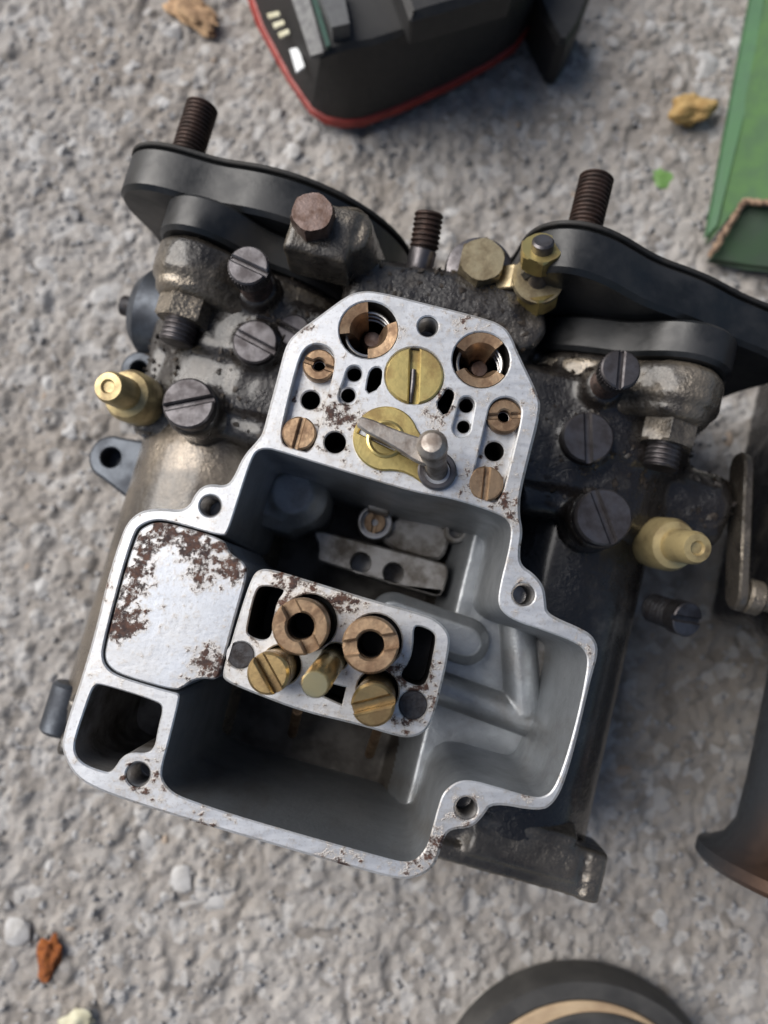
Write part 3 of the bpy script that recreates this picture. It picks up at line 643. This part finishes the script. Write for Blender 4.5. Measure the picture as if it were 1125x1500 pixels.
# intake flanges at the foot of the barrels
for x in BX:
    W, Hh = (16 if x < 0 else 22.5), 25
    pl = chaikin([(-W, -Hh), (-W*.5, -Hh), (W*.5, -Hh), (W, -Hh), (W, -Hh*.5), (W, Hh*.45), (W*.92, Hh*.8), (W*.5, Hh*.9), (-W*.5, Hh*.9), (-W*.92, Hh*.8), (-W, Hh*.45), (-W, -Hh*.5)], 2)
    bm = B(); prism_dir(bm, pl, C(x, -50, BZ-6), UX, UZ, UY, 9, 1.2)
    box(bm, C(x, -48.0, BZ+15), UX, UY, UZ, 2*W-4, 4.6, 10, 1.5); box(bm, C(x+4, -44, BZ+17), UX, UY, UZ, 2*W-18, 9, 9, 3); box(bm, C(x+W-3, -45, BZ+14), UX, UY, UZ, 5, 11, 14, 1.6); box(bm, C(x-3, -42, BZ+16), UX, (UY+UZ*.55).normalized(), (UZ-UY*.55).normalized(), 2*W-10, 12, 7, 1.5)
    obj('intake_flange', remesh(bm, .7, 3, .12, .25, 5), 'foot', carb, 0).data.shade_smooth()
# --- mounting flanges: carburettor's own lobe, black spacer, big black insulator with its stud
def lozenge(Rc, lobes, n=144, sig=3):
    r = []
    for i in range(n):
        t = 2*math.pi*i/n; v = Rc
        for lx, lz, lr in lobes:
            d = math.hypot(lx, lz); ph = (t-math.atan2(lz, lx)+math.pi) % (2*math.pi)-math.pi
            if abs(ph) < math.asin(lr/d): v = max(v, d*math.cos(ph)+math.sqrt(max(0, lr*lr-(d*math.sin(ph))**2)))
        r.append(v)
    w_ = [math.exp(-.5*(k/sig)**2) for k in range(-12, 13)]; s_ = sum(w_)
    r2 = [sum(r[(i+k) % n]*w_[k+12] for k in range(-12, 13))/s_ for i in range(n)]
    return [(r2[i]*math.cos(2*math.pi*i/n), r2[i]*math.sin(2*math.pi*i/n)) for i in range(n)]
for x, sgn in ((BX[0], -1), (BX[1], 1)):
    y_b = 86.0
    lb = (-25, 21, 12.5) if sgn < 0 else (-17, 31, 13.0)
    big = lozenge(33.5 if sgn < 0 else 35.5, [lb, (-lb[0], -lb[1]-.5, 12.5)]+([(27, 15, 13)] if sgn > 0 else []))
    bm = B(); prism_dir(bm, big, C(x, 75.6, BZ), UX, UZ, UY, y_b-75.6, 1.0); ins = obj('insulator_block', bm, 'black', carb, 30)
    bm = B(); prism_dir(bm, offset(big, .3), C(x, y_b-.05, BZ), UX, UZ, UY, 1.0, .2); obj('gasket', bm, 'gasket', ins, 30)
    thread(bm := B(), C(x+lb[0], y_b-2, BZ+lb[1]), C(x+lb[0], y_b+18.5, BZ+lb[1]), 3.9, 1.0, .45); obj('stud', bm, 'rusty', carb, 30)
    lx, lz = sgn*12.5, 26
    mid = lozenge(27, [(lx, lz, 11.3), (-lx, -lz, 11.3)], sig=3); bm = B(); prism_dir(bm, mid, C(x, 67, BZ), UX, UZ, UY, 8.5, .9); obj('spacer', bm, 'black', carb, 30)
    bm = B(); prism_dir(bm, offset(mid, -.7), C(x, 57, BZ), UX, UZ, UY, 9.9, 1.8); prism_dir(bm, offset(mid, -2.2), C(x, 54.5, BZ), UX, UZ, UY, 5, 1.5)
    obj('flange_lobe', remesh(bm, .7, 2, .2, .25, 2), 'bronze', carb, 0).data.shade_smooth()
    bm = B(); hexa(bm, C(x+lx, 49.5, BZ+lz), UY, 6.3, 5.6, .3, .5, UX); n_o = obj('nut', bm, 'bronze', carb, 30)
    thread(bm := B(), C(x+lx, 44.5, BZ+lz), C(x+lx, 50, BZ+lz), 3.9, 1.0, .4); obj('stud_end', bm, 'steel', n_o, 30)
# --- plugs, screws on the throttle block
for (px, py, r, z), rot, mt in zip(PLUGS, (.2, -1.24, -.5, 1.57, -.5), ('steel', 'steel', 'steel', 'steel', 'steel')):
    rr = r*S(px, py, z); bm = B(); slotted(bm, U(px, py, z), UZ, rr, 4.4, rr*.2, 1.1, rot, 0, .4); obj('slotted_plug', bm, mt, carb, 35)
for px, py, r, z, rot in ((363, 388, 30, -16, -.45), (910, 540, 29, -16, 1.45)):
    rr = r*S(px, py, z); p = U(px, py, z); bm = B(); slotted(bm, p, UZ, rr, 4, rr*.22, 1.2, rot, 0, .35)
    n = 36
    for i in range(n):
        t = 2*math.pi*i/n; box(bm, p-UZ*2.3+Vector((math.cos(t), math.sin(t), 0))*rr, Vector((-math.sin(t), math.cos(t), 0)), Vector((math.cos(t), math.sin(t), 0)), UZ, .4, .35, 2.8, .1)
    s_o = obj('mixture_screw', bm, 'steel', carb, 35)
    obj('spring', thread(B(), p-UZ*13, p-UZ*4, rr*.86, 1.2, .6), 'rusty', s_o, 30)
# cream nozzles
for tip, mid_, base in (((158, 566, -22), (178, 574, -28), (206, 587, -38)), ((1022, 803, -22), (1000, 800, -28), (962, 795, -40))):
    t_, m__, b_ = U(*tip), U(*mid_), U(*base); ax = t_-b_; L = ax.length
    bm = B(); lathe(bm, b_, ax, [(0, -3), (5.6, -3), (6.0, 0), (6.0, L*.36), (5.2, L*.47), (3.7, L*.50), (3.55, L*.93), (3.0, L), (1.6, L+.1), (1.2, L-.5), (0, L-.6)], 36)
    obj('nozzle', bm, 'cream', carb, 40)
# left side: cover drum with peg, two lugs
bm = B(); p = U(238, 462, -54); cyl(bm, p+UX*8, p-UX*6, 11, 40, 2.5); cv = obj('end_cover', bm, 'slate', carb, 40)
bm = B(); cyl(bm, p-UX*5, p-UX*11, 2.6, 20, .4); obj('peg', bm, 'dark', cv, 40)
for px, py, z, r in ((203, 540, -52, 3.8), (162, 670, -55, 4.6)):
    p = U(px, py, z); q = p+UX*10-UY*1.5
    lp = capsule((p.x, p.y), r*1.25, (q.x, q.y), r*1.8, 12)
    bm = solid(B(), lp, [([(p.x+r*.58*math.cos(2*math.pi*i/24), p.y+r*.58*math.sin(2*math.pi*i/24)) for i in range(24)], z-6)], z, z-8, .7)
    obj('lug', bm, 'slate', carb, 40)
p = U(85, 1035, -46); bm = B(); cyl(bm, p-UY*6+UX*2, p+UY*6+UX*2, 4.6, 24, .8); box(bm, p+UX*10-UZ*3, UX, UY, UZ, 20, 11, 8, 1); obj('flange_ear', bm, 'slate', carb, 40)
# fuel bracket with hex bolt
p = U(457, 310, -10); q = U(470, 345, -16)
bm = B(); box(bm, q+UY*1-UZ*5.5, UX, UY, UZ, 14, 12, 14, 1.2); cyl(bm, q+UX*4+UY*3-UZ*.5, q+UX*9+UY*2-UZ*22, 6, 24, 1)
fb = obj('fuel_union', remesh(bm, .6, 2, .15, .3, 8), 'bronze', carb, 0); fb.data.shade_smooth()
bm = B(); hexa(bm, p-UZ*5, UZ, 31*S(457, 310, -10)*1.08, 5, .2, .5); obj('bolt_head', bm, 'rust_head', fb, 30)
# centre stud
b0, b1, b2 = U(604, 428, -31), U(621, 365, -28), U(629, 312, -26)
s_o = obj('centre_stud', cyl(B(), b0, b1, 3.1, 28, .3), 'steel', carb, 40)
obj('thread', thread(B(), b1, b2, 3.3, 1.0, .45), 'rusty', s_o, 30)
# cable bracket with union nut and two brass nuts
p = U(705, 385, -24)
un_ = obj('union', lathe(B(), p-UZ*12, UZ, [(0, 0), (7.5, 0), (7.8, 4), (7.0, 4.3), (7.8, 5), (7.0, 6), (7.8, 7), (7.0, 8), (7.4, 9), (6.2, 9.5), (0, 9.5)], 36), 'steel', carb, 30)
bm = B(); hexa(bm, p-UZ*2.6, UZ, 5.4, 4.5, .3, .5); obj('hex_cap', bm, 'zinc', un_, 30)
bm = B(); q = U(788, 402, -22)
pts = [U(690, 394, -24.5), U(714, 390, -24.5), U(728, 408, -26), U(752, 405, -24), U(795, 410, -23.5)]
for i in range(4):
    d = pts[i+1]-pts[i]; e = d.normalized(); yv = UZ.cross(e).normalized(); zv = e.cross(yv)
    box(bm, (pts[i]+pts[i+1])/2, e, yv, zv, d.length+1, 5.5, 1.2, .4)
lathe(bm, U(788, 410, -23)-UZ*.8, UZ, [(0, 0), (5.6, 0), (5.6, 1.6), (0, 1.6)], 30)
obj('cable_bracket', bm, 'zinc', carb, 35)
ax = (U(795, 365, -14)-U(783, 432, -27)).normalized()
cc = obj('cable_clamp', cyl(B(), U(783, 440, -28), U(796, 352, -13), 2.3, 24, .4), 'steel', carb, 40)
for a, r, h in ((U(784, 440, -28), 4.9, 5.0), (U(790, 384, -19), 4.6, 4.2)):
    bm = B(); hexa(bm, a, ax, r, h, .5, .4); obj('brass_nut', bm, 'gold', cc, 30)
# right: angled idle screw, throttle lever and spindle
t_, b_ = U(1008, 908, -42), U(955, 890, -54); bm = B(); slotted(bm, t_, t_-b_, 26*S(1008, 908, -42), 4, 1.1, 1.0, -.2, 0, .3)
s_o = obj('idle_screw', bm, 'steel', carb, 35); obj('spring', thread(B(), b_, t_-(t_-b_).normalized()*3.5, 3.6, 1.3, .7), 'dark', s_o, 30)
a, b = U(1085, 690, -46), U(1078, 868, -46)
d = (b-a).normalized(); bm = B(); prism_dir(bm, capsule((0, 0), 4.5, ((b-a).length, 0), 4.2, 10), a-UX*1+UZ*0, d, UZ, UX, 2.4, .5)
lv = obj('throttle_lever', bm, 'foot', carb, 35)
bm = B(); cyl(bm, b+UX*0, b+UX*16, 2.6, 20, .5); cyl(bm, b+UX*2, b+UX*6, 4.2, 24, .6); obj('spindle', bm, 'bronze', lv, 35)

# ================================================================= SECOND CARBURETTOR (at the edge)
xb = toC(U(1144, 1100, -50))[0]+20.5
c2 = thing('carburetor', C(xb, 10, GZ), 'second carburetor beside it, of which a rusty flared intake barrel shows', 'carburetor')
yb = toC(U(1040, 1265, -52))[1]
bm = B(); lathe(bm, C(xb, yb, BZ), UY, [(17, -1), (29, -1.2), (30.2, 0), (30, 2.4), (28, 3.2), (24.6, 5.5), (22.4, 10), (21.8, 20), (21.6, 62), (17, 62)], 72)
MAT['trumpet'] = None
m = M('rusty_barrel'); f = m.ramp(m.spots([(C(xb-12, yb, BZ+20), 34)]), .1, .75); n = m.noise(160, 6, .65)
m.set(Base_Color=m.mix(f, m.mix(n, (.10, .115, .13), (.05, .05, .055)), m.mix(n, (.03, .016, .011), (.13, .07, .04))), Metallic=.45, Roughness=m.ramp(n, .3, .7, .32, .6)); m.bump(n, .5, .4); MAT['trumpet'] = m.m
obj('intake_barrel', bm, 'trumpet', c2, 40)
bm = B(); box(bm, C(xb+4, yb+98, BZ+2), UX, UY, UZ, 62, 76, 80, 5); cyl(bm, C(xb, yb+55, BZ), C(xb, yb+112, BZ), 27, 40, 3)
cyl(bm, C(xb-24, yb+80, BZ), C(xb-15, yb+80, BZ), 8, 28, 1)
obj('body_casting', remesh(bm, 1.3, 3, .35, .2, 9), 'oily', c2, 0).data.shade_smooth()

# ================================================================= OTHER THINGS ON THE GROUND
def loft(bm, loops):
    R = [[bm.verts.new((x, y, z)) for x, y in p] for p, z in loops]; n = len(R[0])
    for p, q in zip(R, R[1:]):
        for i in range(n): j = (i+1) % n; bm.faces.new((p[i], p[j], q[j], q[i]))
    for r_ in (R[0], R[-1]): bmesh.ops.triangle_fill(bm, use_beauty=True, edges=[bm.edges.get((r_[i], r_[(i+1) % n])) for i in range(n)])
    return bm
def slab(pts, th, name, mat, parent, jit=0):
    top = [U(x, y, z) for x, y, z in pts]; bm = B(); a = [bm.verts.new(p) for p in top]; b = [bm.verts.new(p-UZ*th) for p in top]; n = len(a)
    bm.faces.new(a); bm.faces.new(b[::-1])
    for i in range(n): j = (i+1) % n; bm.faces.new((a[i], b[i], b[j], a[j]))
    return obj(name, bm, mat, parent, 30)
BP = [(356, 0), (443, 158), (486, 188), (545, 184), (700, 112), (772, 62), (788, -10)]
TP = [(426, -24), (459, 88), (502, 70), (560, 60), (716, 4), (792, -42), (808, -112)]
bp = [U(x, y, -98) for x, y in BP]; tp = [U(x, y, -66) for x, y in TP]
def ring_of(q, dx0): return chaikin([(q[0].x+dx0, q[0].y+75)]+[(v.x, v.y) for v in q]+[(q[-1].x+4, q[-1].y+75)], 1)
b0_, t0_ = ring_of(bp, -20), ring_of(tp, -14)
def blend(f): return [(p[0]*(1-f)+q[0]*f, p[1]*(1-f)+q[1]*f) for p, q in zip(b0_, t0_)]
bat = thing('battery_pack', Vector((bp[2].x, bp[2].y+30, GZ)), 'black cordless tool battery pack with red stripe around its base', 'battery pack')
obj('foot', loft(B(), [(offset(b0_, -2.5), GZ), (offset(b0_, -.6), -98.6)]), 'tool', bat, 30)
obj('red_band', loft(B(), [(offset(b0_, -.7), -98.8), (offset(b0_, .15), -98.2), (offset(blend(.10), .1), -95.6), (offset(blend(.10), -.6), -95.2)]), 'red', bat, 30)
obj('housing', loft(B(), [(offset(blend(.1), -.7), -95.5), (offset(blend(.13), -.4), -94.4), (blend(.97), -67), (offset(t0_, -1.2), -65.8), (offset(t0_, -3), -65.5)]), 'tool', bat, 30)
def patch(pts, name, mat, th=.8): slab(pts, th, name, mat, bat)
patch([(424, 72, -78.6), (437, 69, -76.2), (446, 97, -76.2), (434, 106, -78.6)], 'label', 'white')
for k in range(3): patch([(391+k*8, 20+k*14, -78.4), (408+k*7, 16+k*13, -74.8), (410+k*7, 22+k*13, -74.8), (394+k*8, 27+k*14, -78.4)], 'vent', 'pale', .7)
patch([(418, -30, -66.5), (455, 82, -66.2), (474, 76, -64.6), (446, -30, -64.6)], 'side_strip', 'tool_grey', 1.2)
patch([(448, -30, -64.2), (478, 68, -64.2), (484, 66, -64.2), (456, -30, -64.2)], 'rail_trim', 'tool_green', 1.6)
patch([(458, -30, -60), (486, 40, -60), (512, 34, -60), (500, -30, -60)], 'slide_rail', 'tool_grey', 6.5)
pc = U(650, -40, -60); bm = B(); box(bm, pc, Vector((.95, .30, 0)).normalized(), Vector((-.3, .95, 0)).normalized(), UZ, 30, 30, 12, 2.5); obj('latch_block', bm, 'tool', bat, 30)
bm = B(); hk = [U(x, y, -80) for x, y in ((786, -20), (803, 20), (820, 52), (834, 54), (852, 26), (870, -20))]
loft(bm, [([(p.x, p.y) for p in hk], GZ+.2), ([(p.x, p.y) for p in hk], -84), (offset([(p.x, p.y) for p in hk], -1.2), -82)]); 
hook = obj('tool_hook', bm, 'tool', None, 30); tag(hook, 'pointed black plastic hook lying beside the battery pack', 'hook')
# green card box corner
gc = thing('cardboard_box', U(1130, 200, GZ), 'green cardboard box with a torn brown corner edge', 'box')
slab([(1114, -30, -97), (1078, 160, -96), (1039, 352, -95), (1062, 325, -93), (1090, 291, -91), (1150, 296, -84), (1230, 300, -74), (1230, -30, -74)], 3, 'panel', 'green', gc)
slab([(1042, 378, -97), (1094, 300, -93), (1150, 306, -88), (1240, 312, -80), (1240, 402, -88), (1100, 388, -96)], 3.5, 'flap', 'green_dark', gc)
slab([(1106, -30, -96.4), (1070, 160, -95.4), (1036, 345, -94.4), (1050, 330, -93.4), (1092, 160, -94), (1124, -30, -94)], 3, 'edge_strip', 'green_edge', gc)
bm = B(); ed = []
for i in range(70):
    t = i/69*2
    if t < 1: q = Vector((1040, 374, -94.5)).lerp(Vector((1091, 294, -90.3)), t)
    else: q = Vector((1091, 294, -90.3)).lerp(Vector((1215, 306, -77)), t-1)
    ed.append(U(q.x+random.uniform(-2.5, 2.5), q.y+random.uniform(-2.5, 2.5), q.z+random.uniform(-.3, .5)))
tube(bm, ed, [random.uniform(.75, 1.05) for _ in ed], 6); obj('torn_edge', bm, 'torn', gc, 0)
# round rubber-rimmed wooden thing at the lower edge
R = 215*S(833, 1500, -98); c0 = U(840, 1408, -99)-Vector((0, R, 0)); c0.z = GZ
rt = thing('round_block', c0, 'round wooden block with a dark rubber rim and grey top', 'block')
bm = B(); lathe(bm, c0, UZ, [(0, .2), (R-1.5, .2), (R, 2), (R-.3, 10), (R-1.4, 12.2), (R-5.5, 12.6), (R-6.3, 11.8), (R-6.5, 5), (0, 5)], 96); obj('rubber_rim', bm, 'rubber', rt, 40)
bm = B(); lathe(bm, c0+UZ*4, UZ, [(0, 0), (R-6.7, 0), (R-6.7, 7.4), (R-7.4, 8), (0, 8)], 90); obj('wood_core', bm, 'wood', rt, 40)
bm = B(); lathe(bm, c0+UZ*11.6+Vector((3.2, .9, 0)), UZ, [(0, 0), (R-10.2, 0), (R-10, 1.2), (R-10.8, 1.9), (0, 2.1)], 90); obj('rubber_top', bm, 'rubber', rt, 40)
# scraps
def scrap(name, px, py, r, mat, label, cat, sub=3, rough=.4, flat=.6, sx=1.0, sy=1.0, rot=0.0, seed=1):
    p = U(px, py, GZ+1); bm = rock(seed, sub, rough, flat)
    k = r*S(px, py, GZ); cr, sr = math.cos(rot), math.sin(rot); lo = min(v.co.z for v in bm.verts)
    gz = ground_h(p.x, p.y)
    for v in bm.verts:
        x, y, z = v.co.x*k*sx, v.co.y*k*sy, (v.co.z-lo)*k; v.co = (p.x+x*cr-y*sr, p.y+x*sr+y*cr, gz-.4+z)
    return tag(obj(name, bm, mat, None, 60), label, cat)
scrap('crumb', 1006, 166, 26, 'crumb', 'crumbly yellow-tan lump on the concrete', 'crumb', 4, .28, .7, 1.1, .8, .1, 4)
scrap('leaf_scrap', 976, 258, 17, 'leaf', 'small bright green leaf scrap on the concrete', 'leaf', 3, .35, .16, 1.1, .8, -.3, 6)
scrap('rust_flake', 71, 1405, 26, 'flake', 'orange-brown rust flake lying on the concrete', 'flake', 4, .4, .35, .55, 1.15, -.15, 8)
scrap('pale_chip', 115, 1496, 22, 'pale', 'pale yellowish chip lying on the concrete', 'chip', 3, .35, .4, 1, .7, .2, 9)
scrap('dry_leaf', 283, 22, 32, 'tan', 'curled tan dry leaf scrap beside the battery pack', 'leaf', 4, .5, .35, 1.2, .6, -.6, 12)
scene.cycles.use_denoising = True
